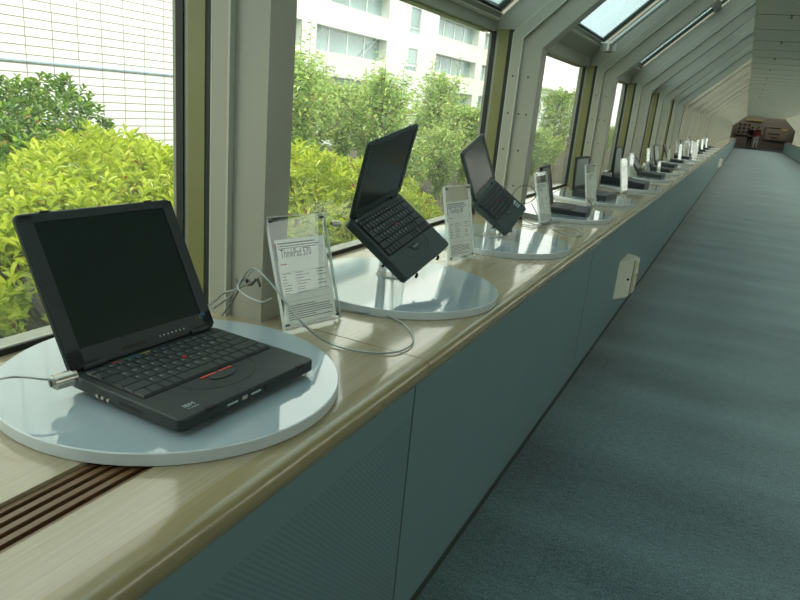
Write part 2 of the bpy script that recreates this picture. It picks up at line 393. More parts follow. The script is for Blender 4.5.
for i in range(len(YS)-1):
    S = bay(YS[i], YS[i+1], False, .012 if i < 3 else .10); bays.append((YS[i], YS[i+1], S))
    if YS[i] > RIGHT_FROM: bay(YS[i], YS[i+1], True)
# skylight openers (rod along the far side of a bay)
for k, (lab, i) in enumerate((('metal opener rod under the large sloping roof window, end fitting in view', 3),)):
    y0, y1, _ = bays[i]; Y = y1-.16
    t0 = Vector((-.935, Y, ZKO+.085)); d = Vector((ux, 0.0, uz))
    e = empty('window_opener', t0); tag(e, lab, 'opener rod')
    q = MB(); q.tube([d*.03+Vector((0, -.005, 0)), d*.62+Vector((0, .02, -.0))], .014, 10); q.build('rod', M_alu, e, True)
    q = MB(); q.tube([d*.0+Vector((0, .03, 0)), d*.62+Vector((0, .045, .02))], .009, 8); q.build('guide_tube', M_frame, e, True)
    q = MB(); q.rbox(0, -.01, .06, .15, -.026, .026, .014, .004); q.rbox(.02, .02, .08, .04, -.016, .040, .008, .003)
    q.tube([(-.0, -.075, .0), (0, -.04, 0)], .012, 10); q.build('end_fitting', M_alu, e, True)
    q = MB(); q.rbox(0, 0, .045, .06, -.018, .018, .01, .004); xf(q, Matrix.Translation(d*.62)); q.build('top_bracket', M_alu, e, True)
# walls
XW = -1.20
q = MB(); q.box(XW, -1.085, YBACK, YEND, -.1, .655); struct(q.build('wall_left', M_panel), 'low wall under the windows')
q = MB(); q.box(XR+1.085, XR-XW, YBACK, YEND, -.1, .655)
q.box(XR+1.04, XR+1.085, YBACK, SOLID_TO, .655, ZKO)
struct(q.build('wall_right', M_wallp), 'plain right side wall')
q = MB(); q.box(XW, XR-XW, YBACK-.15, YBACK, -.1, ZO_TOP); struct(q.build('wall_back', M_wallp), 'wall behind the viewer')

# far lobby
q = MB(); q.box(-2.6, 4.4, 60.0, 60.2, -.1, 3.0); q.box(-2.8, -2.6, YEND, 60.2, -.1, 3.0); q.box(4.4, 4.6, YEND, 60.2, -.1, 3.0); q.box(-2.8, 4.6, YEND, 59.0, 2.8, 3.0)  # lobby roof stops short, an unseen gap added to let daylight in
q.box(-2.8, XKO, YEND, YEND+.1, -.1, 3.0); q.box(XR-XKO, 4.6, YEND, YEND+.1, -.1, 3.0); q.box(-2.8, 4.6, YEND, YEND+.1, ZO_TOP, 3.0)
struct(q.build('wall_end', M_endwall), 'dim brown end wall of the corridor')
struct(box('trim_100', M_lobby, None, -2.6, 4.4, YEND, 60.2, -.1, .0), 'dark lobby floor')

# ------------------------------------------------------------------ cabinets under the counter
ZT = .69
def cabinet(y0, y1, front, label, group=None, mir=False):
    f = (lambda x: XR-x) if mir else (lambda x: x)
    e = empty('low_cabinet', (f(-.8), (y0+y1)/2, 0)); tag(e, label, 'cabinet', group)
    def B(n, M, x0, x1, ya, yb, z0, z1):
        a, b = sorted((f(x0)-f(-.8), f(x1)-f(-.8))); return box(n, M, e, a, b, ya-(y0+y1)/2, yb-(y0+y1)/2, z0, z1)
    B('body', M_dark, -1.08, -.500, y0+.002, y1-.002, .0, ZT-.045)
    B('front_panel', front, -.4995, -.487, y0+.0035, y1-.0035, .042, ZT-.0452)
    B('plinth', M_plinth, -.5, -.492, y0, y1, 0, .04)
    return e
seams = [YBACK+.02, -.80, 1.15, 2.985, 4.90]+[4.90+1.92*i for i in range(1, 24)]+[YEND-.3]
for i in range(len(seams)-1):
    if i == 0: l, g, fr = 'grey-green cabinet front behind the viewer', None, M_panel
    elif i == 1: l, g, fr = 'grey-green cabinet with the finely perforated front below the nearest laptop', None, M_perf
    elif i == 2: l, g, fr = 'plain grey-green cabinet between the perforated front and the second vertical seam', None, M_panel
    elif i == 3: l, g, fr = 'grey-green cabinet carrying the nearer wall socket box', None, M_panel
    else: l, g, fr = 'grey-green cabinet further down the corridor beyond the socket box cabinet', 'far cabinets along the left side', M_panel
    cabinet(seams[i], seams[i+1], fr, l, g)
for i in range(1, len(seams)-1):
    cabinet(seams[i], seams[i+1], M_panel, 'grey-green low cabinet along the right side of the corridor', 'cabinets along the right side', True)

# worktop
def nose(mir=False):
    P = [(-.52, ZT-.045), (-.52, ZT)]
    for k in range(0, 9):
        a = PI/2-k/8*PI; P.append((-.490+.0205*math.cos(a), ZT-.0225+.0225*math.sin(a)))
    return [((XR-x) if mir else x, z) for x, z in P]
wt = empty('worktop', (0, 0, 0)); tag(wt, 'long pale wood worktop running under the windows, rounded front edge', 'worktop')
q = MB(); q.box(-1.115, -.694, YBACK+.01, .90, ZT-.03, ZT); q.box(-.612, -.52, YBACK+.01, .90, ZT-.03, ZT); q.box(-1.115, -.52, .90, YEND-.3, ZT-.03, ZT)
q.build('top_board', M_wood, wt)
q = MB(); q.prism(nose(), YBACK+.01, YEND-.3); q.build('rounded_edge', M_edge, wt, True)
q = MB()
q.box(-1.10, -.505, 1.1745, 1.1765, ZT-.001, ZT+.0004)
pp = [(-.507, ZT+.0004)]
for k in range(0, 9):
    a = PI/2-k/8*PI; pp.append((-.490+.0209*math.cos(a), ZT-.020+.0204*math.sin(a)))
q.prism(pp+[(-.507, ZT-.03)], 1.1745, 1.1765); q.build('joint', M_slat, wt)
q = MB(); q.box(-.694, -.612, YBACK+.01, .90, ZT-.03, ZT-.028); q.build('grille_recess', M_dark, wt)
q0 = MB(); q0.box(-.004, .004, 0, .90-YBACK-.01, -.012, 0)
q0 = MB(); q0.prism([(-.0045, -.014), (.0045, -.014), (.0045, -.001), (-.0045, -.001)], 0, .90-YBACK-.01)
sl0 = q0.build('grille_slat', M_slat, wt); sl0.location = (-.688, YBACK+.01, ZT-.004)
for x in (-.6705, -.653, -.6355, -.618):
    o = sl0.copy(); C.objects.link(o); o.parent = wt; o.location = (x, YBACK+.01, ZT-.004)
w2 = empty('worktop', (0, 0, 0)); tag(w2, 'pale worktop on the far right side cabinets', 'worktop')
q = MB(); q.box(XR+.52, XR+1.03, YBACK+.01, YEND-.3, ZT-.03, ZT); q.build('top_board', M_wood, w2)
q = MB(); q.prism(nose(True)[::-1], YBACK+.01, YEND-.3); q.build('rounded_edge', M_edge, w2, True)

# ceiling hooks
hk = None
for i in range(2, 12):
    y = P0+PITCH*i+.02
    if hk is None:
        q = MB(); q.tube([(0, 0, 0), (0, 0, -.012)], .02, 12); q.tube([(0, 0, -.012), (0, 0, -.035)], .006, 8); q.tube([(-.02, 0, -.037), (.02, 0, -.037)], .005, 6)
        hk = q.build('sprinkler_head', M_screw, None, True); o = hk
    else: o = hk.copy(); C.objects.link(o)
    o.location = (.145, y, ZC); o.scale = (.5, .5, .6)
    tag(o, 'small dark sprinkler head in a row along the left side of the ceiling', 'sprinkler', 'ceiling sprinklers')

# ------------------------------------------------------------------ acrylic disks
ZD = CZ-.48
disks = [(-.785, .80, .270), (-.762, 1.61, .262), (-.765, 2.48, .262), (-.785, 3.48, .262), (-.765, 4.33, .262), (-.755, 5.45, .275), (-.765, 6.55, .262),
         (-.765, 7.65, .262), (-.765, 8.8, .262), (-.765, 9.85, .262), (-.765, 11.1, .262), (-.765, 12.4, .262), (-.765, 13.8, .262), (-.765, 15.3, .262), (-.765, 17.0, .262), (-.765, 19.0, .262)]
ordn = ['nearest', 'second', 'third', 'fourth', 'fifth', 'sixth', 'seventh', 'eighth', 'ninth', 'tenth', 'eleventh', 'twelfth', 'thirteenth', 'fourteenth', 'fifteenth', 'farthest']
dlab = ['large round milky acrylic disk under the nearest open laptop', 'round milky acrylic disk under the first propped-up laptop', 'round milky acrylic disk under the second propped-up laptop',
        'round milky acrylic disk under the laptop just past the two propped-up ones']
d0 = None
for i, (x, y, r) in enumerate(disks):
    if d0 is None:
        q = MB(); n = 96; b = .0015
        R = [(r-b, 0), (r, b), (r, .02-b), (r-b, .02)]
        for rr, z in R: q.v += [(rr*math.cos(2*PI*k/n), rr*math.sin(2*PI*k/n), z) for k in range(n)]
        for l in range(3):
            for k in range(n): q.f.append((l*n+k, l*n+(k+1) % n, (l+1)*n+(k+1) % n, (l+1)*n+k)); q.mi.append(1)
        q.f.append(tuple(range(n-1, -1, -1))); q.mi.append(1); q.f.append(tuple(range(3*n, 4*n))); q.mi.append(0)
        o = d0 = q.build('display_disk', [M_disk, M_disk_side], None, True)
    else: o = d0.copy(); C.objects.link(o)
    o.location = (x, y, ZT); o.scale = (r/.262, r/.262, 1)
    tag(o, dlab[i] if i < 4 else 'round milky acrylic disk, the %s from the viewer along the worktop' % ordn[i], 'display disk', 'round disks on the worktop')

# ------------------------------------------------------------------ laptops
ROWS = [([.93]*16, .62, 'F'), ([1]*13+[2], 1, '1234567890-^#'), ([1.5]+[1]*12+[1.5], 1, ' QWERTYUIOP@['), ([1.8]+[1]*11+[2.2], 1, ' ASDFGHJKL;:'),
        ([2.2]+[1]*10+[2.8], 1, ' ZXCVBNM,./'), ([1, 1.2, 1, 1, 4.3, 1, 1, 1.5, 1, 1, 1], 1, '')]
def key_shape(w, d, h=.0035):
    q = MB(); t = .0012
    q.add([(-w/2, -d/2, 0), (w/2, -d/2, 0), (w/2, d/2, 0), (-w/2, d/2, 0), (-w/2+t, -d/2+t, h), (w/2-t, -d/2+t, h), (w/2-t, d/2-t*.6, h), (-w/2+t, d/2-t*.6, h)],
          [(0, 3, 2, 1), (4, 5, 6, 7), (0, 1, 5, 4), (1, 2, 6, 5), (2, 3, 7, 6), (3, 0, 4, 7)])
    return q
CH = {}
def keyboard(root, w, yr, depth, zt, detail):
    """w keyboard width, yr rear edge y, depth, zt top of case"""
    u = w/15.0; rows_h = sum(r[1] for r in ROWS); uy = depth/rows_h
    q = MB(); q.box(-w/2-.002, w/2+.002, yr-depth-.002, yr+.002, zt-.001, zt+.0006)
    kb = q.build('keyboard', M_well, root)
    cache = {}; y = yr; allk = MB(); leg = MB()
    for widths, hh, chars in ROWS:
        y -= hh*uy; x = -w/2; k = 15.0/sum(widths)
        for i, kw in enumerate(widths):
            kk = kw*k*u; cx, cy = x+kk/2, y+hh*uy/2; x += kk
            if detail:
                key = (round(kk, 5), round(hh*uy, 5))
                if key not in cache:
                    o = key_shape(kk-.0012, hh*uy-.0012).build('key', M_key, kb); cache[key] = o
                else: o = cache[key].copy(); C.objects.link(o); o.parent = kb
                o.location = (cx, cy, zt+.0006)
                ch = None
                if chars == 'F': ch = ('Esc' if i == 0 else ('F%d' % i if i <= 12 else None)); sz = u*.26
                elif i < len(chars) and chars[i] != ' ': ch = chars[i]; sz = u*.42
                if ch:
                    if ch not in CH: CH[ch] = text_geo(ch, 1.0, 'LEFT')
                    v, f = CH[ch]; leg.add([(cx-u*.32+a*sz, cy+(.02 if chars != 'F' else -.1)*uy+b*sz, zt+.0043) for a, b, c_ in v], f)
            else:
                n0 = len(allk.v); ks = key_shape(kk-.0012, hh*uy-.0012); allk.add(ks.v, ks.f); xf(allk, Matrix.Translation((cx, cy, zt+.0006)), n0)
    if detail: leg.build('key_lettering', M_ink, kb)
    else: allk.build('keys', M_key, kb)
    return kb

def laptop(mtx, w, d, t, lid_h, lid_a, label, detail=True, first=False, lid_t=.012, screen=None, peg=False, bez=(.020, .014, .028), wedge=0, cat='laptop', pale=False, palm=.36, rear=0):
    """local: x to the user's right, y to the rear, origin under the middle of the base"""
    case = M_case_sheen if peg else M_case
    root = empty('laptop', mtx=mtx); tag(root, label, cat, 'laptops on show along the worktop')
    q = MB(); q.rbox(0, 0, w, d, 0, t, .012 if detail else .008, .0022)
    if wedge:
        for i, v in enumerate(q.v):
            if v[2] > t/2: q.v[i] = (v[0], v[1], v[2]+wedge*(v[1]+d/2)/d)
    base = q.build('base', case, root, True)
    zt = t+.0; ztr = t+wedge
    sgn = screen or M_screen
    kroot = root
    if wedge:
        kz = .0005
    else: kz = t+.0005
    hd = (.022 if detail else .018)+rear
    kd = d*(1-palm)-hd-.004
    kb = keyboard(kroot, w*.905, d/2-hd, kd, kz, detail)
    if wedge: kb.location = (0, 0, t+wedge/2); kb.rotation_euler = (math.atan2(wedge, d), 0, 0)
    yk = d/2-hd-kd
    # palm rest ring, buttons
    q = MB(); cy = (yk-.003-.016)
    def ell(q, cx, cy, a, b, z0, z1, n=28, half=False):
        P = [(cx+a*math.cos(2*PI*k/n), cy+b*math.sin(2*PI*k/n)) for k in range(n)]
        q.zprism(P, z0, z1)
    s = w/.30
    if half_ok(detail):
        ring = []; n = 32
        for k in range(n+1):
            a = PI+PI*k/n; ring.append((.075*s*math.cos(a), yk-.004+.055*s*math.sin(a), kz-.001))
        q.tube(ring, .0014*s, 6)
        q.build('palm_ring', case, kroot, True)
        q = MB(); ell(q, 0, yk-.020*s, .026*s, .013*s, kz-.001, kz+.0012); pb = q.build('pointer_buttons', M_key, kroot)
        for xa, xb in ((-.036, -.004), (.002, .030)): box('button_stripe', M_redstripe if first else M_key, pb, xa*s, xb*s, yk-.0115*s, yk-.008*s, kz, kz+.0016)
        q = MB(); q.tube([(.002*s, yk+kd*.52, kz), (.002*s, yk+kd*.52, kz+.006)], .0036*s, 10); q.build('pointing_stick', M_red, kroot, True)
        if first:
            for k, M in enumerate((M_redstripe, M_green, M_blue, M_yellow)):
                box('colour_stripe', M, kroot, -.085+k*.019, -.068+k*.019, d/2-hd+.005, d/2-hd+.008, kz, kz+.0006)
            v, f = text_geo('IBM', .0135); q = MB(); q.add([(-.112+a, -d/2+.024+b*.9, kz+.0006) for a, b, c_ in v], f)
            v, f = text_geo('ThinkPad', .0055); q.add([(-.112+a, -d/2+.017+b, kz+.0006) for a, b, c_ in v], f)
            q.build('palm_rest_logo', M_ink, kroot)
            # front edge: latch recesses, pale port labels
            for x in (-.095, .112): box('latch_recess', M_well, root, x-.009, x+.009, -d/2-.0006, -d/2+.006, t-.0045, t+.0006)
            box('front_notch', M_well, root, .02, .026, -d/2-.0008, -d/2+.003, t*.30, t*.75)
            for x in (-.052, .000): box('port_label', M_ink, root, x-.011, x+.011, -d/2-.0008, -d/2+.001, t*.46, t*.60)
            box('card_label', M_steel, root, -.031, -.020, -d/2-.0009, -d/2+.001, t*.40, t*.68)
            for y in (.052, .040, .028):
                q = MB(); q.tube([(-w/2-.003, y, t*.28), (-w/2+.002, y, t*.28)], .0030, 8); q.build('port', M_steel, root, True)
            q = MB(); q.box(-w/2-.0006, -w/2+.002, -.045, .005, t*.25, t*.5); q.build('drive_slot', M_well, root)
        else:
            q = MB(); q.box(w*.40-.012*s, w*.40+.006*s, yk-.010, yk-.003, kz, kz+.0006) if pale else q.box(-w*.44, -w*.41, d/2-.016, d/2-.012, kz, kz+.0008)
            q.build('sticker' if pale else 'power_lamp', M_ink, kroot)
            if pale:
                q = MB()
                for k in range(3): q.box(w*.30, w*.42, -d/2+.030+k*.010, -d/2+.035+k*.010, kz, kz+.0006)
                q.build('pale_sticker', M_ink, kroot)
            v, f = text_geo('ThinkPad', .009*s); q = MB(); q.add([(a, yk-.023*s+b, kz+.0014) for a, b, c_ in v], f); q.build('button_lettering', M_ink, kroot)
    # lid
    lid = empty('lid', (0, 0, 0)); lid.parent = root; lid.location = (0, d/2-.006-rear, ztr+.002-wedge*rear/d); lid.rotation_euler = (-lid_a, 0, 0)
    bl, bt, bb = bez
    q = MB(); q.rbox(0, 0, w, lid_h, 0, lid_t-.003, .01, .002)      # back shell, plan in x/y then stood up
    def stand(q, n0=0):
        for i in range(n0, len(q.v)): x, y, z = q.v[i]; q.v[i] = (x, z, y+lid_h/2)
        q.f = [tuple(reversed(f)) for f in q.f]
    stand(q)
    # bezel frame in front
    n0 = len(q.v); r = MB()
    y1 = .0005; y0 = -.0028
    r.box(-w/2+.003, -w/2+bl, y0, y1, .006, lid_h-.005); r.box(w/2-bl, w/2-.003, y0, y1, .006, lid_h-.005)
    r.box(-w/2+.003, w/2-.003, y0, y1, lid_h-bt, lid_h-.004); r.box(-w/2+.003, w/2-.003, y0, y1, .006, bb)
    q.add(r.v, r.f)
    q.build('lid_shell', case, lid, True)
    box('screen', sgn, lid, -w/2+bl-.001, w/2-bl+.001, -.0012, .0008, bb-.001, lid_h-bt+.001)
    for sx in (-1, 1):
        q = MB(); q.tube([(sx*w*.30, 0.0, .002), (sx*w*.43, 0.0, .002)], .0055, 10); q.build('hinge', case, lid, True)
        if detail: box('lid_latch', M_key, lid, sx*w*.33-.008, sx*w*.33+.008, -.001, .006, lid_h-.0005, lid_h+.0012)
    if first:
        v, f = text_geo('IBM', .016)
        ang = -.35; ca, sa = math.cos(ang), math.sin(ang); 
        for seg, M in ((0, M_redstripe), (1, M_green), (2, M_blue)):
            v, f = text_geo('IBM'[seg], .0125); q = MB(); q.add([(w/2-.040+(seg*.0085)+a, -.0034, .020+b+seg*.002) for a, b, c_ in v], f); q.build('lid_logo', M, lid)
        q = MB()
        for k in range(7): q.box(.022+k*.009, .024+k*.009, -.0034, -.002, .0125, .0150)
        q.build('status_lamps', M_ink, lid)
        box('lid_slot', M_well, lid, -.055, -.008, -.0036, -.002, .010, .015)
        for x in (-.40, .39): box('hinge_slot', M_well, lid, w*x-.018, w*x+.018, -.0036, .0, .004, .010)
    if peg:
        for x, y in ((-w*.49, -d*.18), (-w*.25, -d*.51), (w*.25, -d*.51)):
            q = MB(); q.tube([(x, y, t*.4), (x-(.007 if abs(y) < d*.4 else 0), y-(.004 if abs(y) > d*.4 else 0), t*.2), (x-(.008 if abs(y) < d*.4 else 0), y-(.005 if abs(y) > d*.4 else 0), -.002)], .0036, 8); q.build('holding_peg', M_well, root, True)
    if detail and not peg:
        for x in (-1, 1):
            for y in (-1, 1):
                q = MB(); q.tube([(x*w*.40, y*d*.36, -.0085 if first else -.0045), (x*w*.40, y*d*.36, .001)], .008, 12); q.build('rubber_foot', M_well, root, True)
    return root
def half_ok(d): return d
def RT(pos, R3):
    m4 = R3.to_4x4(); m4.translation = pos; return m4
# nearest laptop (flat on its disk)
a = 1.515
laptop(RT(Vector((-.722, .788, ZD+.0085)), Matrix.Rotation(a, 3, 'Z')), .305, .243, .0205, .257, math.radians(28), 'black laptop lying open on the nearest disk, screen facing the aisle', True, True, bez=(.026, .016, .032))
# two laptops propped on clear posts (origin under the base; fitted to the photograph)
def prop(pos_top, M3, w, d, t, lid_h, la, label, pale):
    R3 = Matrix(M3); pos = Vector(pos_top)+Vector((0, 0, CZ))-R3 @ Vector((0, 0, t))
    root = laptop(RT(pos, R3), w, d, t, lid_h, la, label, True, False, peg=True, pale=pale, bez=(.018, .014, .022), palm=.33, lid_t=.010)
    return R3, pos
def post(cx, cy, r, R3, pos, label, off):
    """clear cylinder, its top cut to the tilt of the laptop"""
    nrm = R3 @ Vector((0, 0, 1)); e = empty('display_post', (cx, cy, ZD+.0005)); tag(e, label, 'display post')
    q = MB(); n = 40; z0 = 0
    def ztop(x, y):
        p = pos - nrm*off
        return min(.24, max(.03, p.z - (nrm.x*(cx+x-p.x)+nrm.y*(cy+y-p.y))/nrm.z - ZD))
    P = [(r*math.cos(2*PI*k/n), r*math.sin(2*PI*k/n)) for k in range(n)]
    q.v = [(x, y, 0) for x, y in P]+[(x, y, ztop(x, y)) for x, y in P]
    q.f = [tuple(range(n-1, -1, -1)), tuple(range(n, 2*n))]+[(i, (i+1) % n, (i+1) % n+n, i+n) for i in range(n)]; q.mi = [0]*len(q.f)
    q.build('clear_cylinder', M_post, e, True)
    q = MB(); q.zprism([((r+.004)*math.cos(2*PI*k/n), (r+.004)*math.sin(2*PI*k/n)) for k in range(n)], 0, .004); q.build('foot_plate', M_acryl_edge, e)
    q = MB()
    for ang in (-.9, .5): q.tube([(r*.5*math.cos(ang), r*.5*math.sin(ang), .004), (r*.5*math.cos(ang), r*.5*math.sin(ang), .018)], .0035, 8)
    q.build('fixing_screw', M_steel, e, True)
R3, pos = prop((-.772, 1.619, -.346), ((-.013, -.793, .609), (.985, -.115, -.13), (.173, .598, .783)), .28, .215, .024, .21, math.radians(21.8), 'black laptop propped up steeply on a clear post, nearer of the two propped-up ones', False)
post(-.812, 1.655, .040, R3, pos, 'clear acrylic cylinder holding up the nearer propped-up laptop', .0015)
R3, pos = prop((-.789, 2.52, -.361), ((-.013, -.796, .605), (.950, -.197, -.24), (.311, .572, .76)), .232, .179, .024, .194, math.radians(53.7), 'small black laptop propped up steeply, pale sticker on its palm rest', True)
post(-.800, 2.50, .036, R3, pos, 'clear acrylic cylinder holding up the farther propped-up laptop', .0015)
# the flat ones further away
far = [  # x, y, yaw, w, d, t, lid_h, lid angle deg, screen, wedge, label
 (-.735, 3.50, 1.66, .26, .21, .022, .20, 14, M_screen, 0, 'slim black laptop lying open just past the two propped-up laptops'),
 (-.76, 4.33, 1.47, .27, .21, .030, .205, 3, M_screen_glare, 0, 'black laptop with a grey reflection painted on its upright screen, on the fifth disk'),
 (-.77, 5.45, 1.57, .30, .37, .035, .22, 4, M_screen_glare, .035, 'bulky black wedge-shaped laptop with a narrow upright screen, on the sixth disk'),
 (-.70, 6.7, 1.54, .28, .22, .032, .18, 34, M_screen_glare, 0, 'black laptop leaning its screen far back, just past the wedge-shaped one'),
 (-.71, 7.65, 1.57, .26, .20, .030, .15, 30, M_screen, 0, 'low black laptop with a thin reclined lid, on the eighth disk'),
 (-.75, 8.55, 1.50, .28, .22, .035, .20, 13, M_screen_glare, 0, 'black laptop with a tall slightly reclined lid, on the ninth disk'),
 (-.76, 9.85, 1.57, .26, .20, .030, .20, 25, M_screen, 0, 'low black laptop on the tenth disk, partly behind a sign'),
 (-.76, 11.1, 1.50, .28, .22, .035, .24, 8, M_screen, 0, 'black laptop with a tall upright lid, on the eleventh disk'),
 (-.76, 12.4, 1.57, .27, .21, .035, .21, 20, M_screen_glare, 0, 'black laptop on the twelfth disk'),
 (-.76, 13.8, 1.45, .28, .22, .035, .24, 15, M_screen, 0, 'black laptop on the thirteenth disk'),
 (-.76, 15.3, 1.57, .28, .22, .035, .23, 15, M_screen, 0, 'black laptop on the fourteenth disk'),
 (-.76, 17.0, 1.50, .28, .22, .035, .24, 20, M_screen, 0, 'black laptop on the fifteenth disk'),
 (-.76, 19.0, 1.35, .28, .22, .035, .26, 8, M_screen, 0, 'black laptop on the farthest disk of the row')]
for (x, y, yaw, w_, d_, t_, lh, la, sc, wd, lab) in far:
    laptop(RT(Vector((x, y, ZD)), Matrix.Rotation(yaw, 3, 'Z')), w_, d_, t_, lh, math.radians(la), lab, False, False, lid_t=.014, screen=sc, wedge=wd, rear=.13 if wd else 0)

# ------------------------------------------------------------------ sign holders
def sign(x, y, yaw, lean, w_, h_, label, detail):
    e = empty('sign_holder', (x, y, ZT+.0005)); e.rotation_euler = (0, 0, yaw)
    tag(e, label, 'sign', 'acrylic sign holders on the worktop')
    # local: x along the sign, -y faces the reader, origin at bottom left; leaned by rotating children
    def lean_xf(q):
        xf(q, Matrix.Rotation(-lean, 4, 'X'))
        for i, v in enumerate(q.v):
            if v[2] < .0005: q.v[i] = (v[0], v[1], .0005)
        return q
    q = MB(); q.box(0, w_, -.0045, -.0015, .002, h_); q.box(0, w_, .0, .005, .002, h_); lean_xf(q).build('clear_plate', M_acryl, e)
    q = MB(); q.box(-.0015, 0, -.0045, .005, .002, h_); q.box(w_, w_+.0015, -.0045, .005, .002, h_); q.box(0, w_, -.0045, .005, h_, h_+.0015); lean_xf(q).build('plate_edge', M_acryl_edge, e)
    q = MB(); q.box(.010, w_-.010, -.0012, -.0002, .012, h_*.80); pa = lean_xf(q).build('paper', M_paper, e)
    if detail:
        X0, X1 = .016, w_-.016; H = h_*.80
        def lines(name, M, L):
            q = MB()
            for (a, b, z, th) in L: q.box(X0+a*(X1-X0), X0+b*(X1-X0), -.00142, -.0012, z*H-th/2, z*H+th/2)
            return lean_xf(q).build(name, M, pa)
        rnd = random.Random(5); L = [(0, .82, .955, .0030), (0, .9, .925, .0022), (0, .85, .900, .0018)]
        for (a, b, z, th) in list(L):
            pass
        segs = []
        for (a, b, z, th) in L:
            xx = a
            while xx < b: ww = rnd.uniform(.02, .05); segs.append((xx, min(xx+ww, b), z, th)); xx += ww+.010
        for z in (.62, .59, .555, .52, .49, .455, .43, .40):
            segs.append((0.0, rnd.uniform(.08, .18), z, .0013)); xx = .28; e2 = rnd.uniform(.42, .6)
            while xx < e2: segs.append((xx, xx+.035, z, .0013)); xx += .045
            if rnd.random() < .75: segs.append((.75, rnd.uniform(.82, .97), z+.008, .0013))
        for z in (.26, .235, .21, .185, .16, .135, .11):
            xx = 0; e2 = rnd.choice((.95, .9, .6, .95))
            while xx < e2: ww = rnd.uniform(.02, .05); segs.append((xx, xx+ww, z, .0017)); xx += ww+.008
        lines('small_print', M_print, segs)
        lines('rule_line', M_print, [(0.1, 1, .635, .0004), (0.1, 1, .385, .0004), (0, 1, .31, .0004)])
        lines('red_print', M_printred, [(0, .13, .725, .0022), (-.055, -.03, .935, .012)])
        lines('blue_print', M_printblue, [(-.055, -.035, .84, .028)])
        v, f = text_geo('ThinkPad 570' if detail == 1 else ('ThinkPad 240' if detail == 2 else 'ThinkPad'), .0215, 'LEFT')
        q = MB(); q.add([(X0+.004+a_*.72, -.00148, H*.80+b_*1.2) for a_, b_, c_ in v], f); lean_xf(q).build('title_lettering', M_print, pa)
    q = MB()
    for px in (.008, w_-.008):
        for pz in (h_-.008, .012): q.tube([(px, -.0062, pz), (px, .0065, pz)], .0028, 8)
    lean_xf(q).build('corner_pin', M_screw, e, True)
    q = MB(); q.box(.0, w_, .004, .040, .0, .0025); q.build('foot', M_acryl, e)
    return e
sg = [(-.790, 1.122, 1.298, .33, .160, .245, 'clear sign holder with printed card leaning between the nearest disk and the second', 1),
      (-.777, 2.005, 1.40, .207, .155, .245, 'clear sign holder with printed card standing behind the second disk', 2),
      (-.748, 3.02, 1.50, .26, .155, .24, 'clear sign holder edge-on beside the farther propped-up laptop', 3),
      (-.717, 3.90, 1.43, .20, .155, .24, 'clear sign holder standing before the fifth disk, left of the grey-screened upright laptop', 3),
      (-.690, 4.95, 1.45, .19, .155, .24, 'clear sign holder standing in front of the wedge-shaped laptop', 3),
      (-.80, 6.02, 1.50, .12, .15, .23, 'clear sign holder between the sixth and seventh disks', 0), (-.80, 7.12, 1.50, .12, .15, .25, 'clear sign holder between the seventh and eighth disks', 0),
      (-.70, 7.22, 1.45, .12, .12, .13, 'short clear sign holder between the seventh and eighth disks', 0),
      (-.80, 9.2, 1.45, .10, .15, .24, 'clear sign holder between the ninth and tenth disks', 0), (-.77, 10.4, 1.40, .10, .15, .24, 'clear sign holder between the tenth and eleventh disks', 0),
      (-.80, 11.62, 1.2, .10, .2, .26, 'wide clear sign holder between the eleventh and twelfth disks', 0), (-.68, 11.70, 1.2, .10, .2, .26, 'wide clear sign holder at the front edge between the eleventh and twelfth disks', 0),
      (-.78, 13.0, 1.45, .10, .15, .25, 'clear sign holder between the twelfth and thirteenth disks', 0), (-.78, 14.5, 1.4, .10, .16, .25, 'clear sign holder between the thirteenth and fourteenth disks', 0),
      (-.78, 16.1, 1.4, .10, .16, .25, 'clear sign holder between the fourteenth and fifteenth disks', 0), (-.78, 17.9, 1.4, .10, .16, .25, 'clear sign holder before the farthest disk', 0)]
for s_ in sg: sign(*s_)

# ------------------------------------------------------------------ locks and cables
def px(x, y, ax, v):
    """point on the axis plane ax=v that the photograph shows at (x, y); used once to lay out cables and clutter"""
    d = (CR*(x-400)-CU*(y-300))/670.66+CF
    o = Vector((0, 0, CZ)); return o+d*((v-o[ax])/d[ax])
def lock(loc, dirv, label, s=1):
    e = empty('cable_lock', loc); e.rotation_euler = Vector(dirv).to_track_quat('Z', 'Y').to_euler(); tag(e, label, 'cable lock')
    q = MB(); q.tube([(0, 0, 0), (0, 0, .006*s), (0, 0, .0065*s), (0, 0, .028*s), (0, 0, .0285*s), (0, 0, .032*s)], [.0075*s, .0085*s, .0105*s, .0105*s, .009*s, .007*s], 20); q.build('barrel', M_steel, e, True)
    q = MB(); q.tube([(0, 0, .0315*s), (0, 0, .0335*s)], .005*s, 14); q.build('keyhole', M_screw, e, True)
    return e
lock(px(77, 376, 1, .632), (-.35, -1, -.1), 'steel barrel lock at the rear corner of the nearest laptop', 1.15)
def cable(pts, r, M, label, cat='cable', grp=None):
    q = MB(); q.tube(pts, r, 8, 8); o = q.build('security_cable', M, None, True); return tag(o, label, cat, grp)
zc_ = ZT+.004; zl = ZD+.003
cable([px(58, 380, 1, .600), px(42, 379, 1, .585), px(20, 377, 1, .57), px(-8, 380, 1, .55), px(-120, 400, 1, .52)], .0019, M_cable, 'steel cable running left from the barrel lock on the nearest laptop')
K = Vector((-.935, 1.105, 0))
def colp(x, y, d=0): return px(x, y, 1, 1.09-d)
cable([Vector((-.93, .965, ZD+.015)), px(212, 303, 1, 1.03), colp(225, 293), colp(240, 288), colp(256, 279), colp(262, 274, .02), colp(252, 268, .02), colp(243, 277), colp(238, 288, .02),
       colp(248, 297, .03), colp(262, 302, .04), px(272, 298, 1, 1.04)], .0019, M_cable, 'steel cable tangled in loops at the foot of the window column')
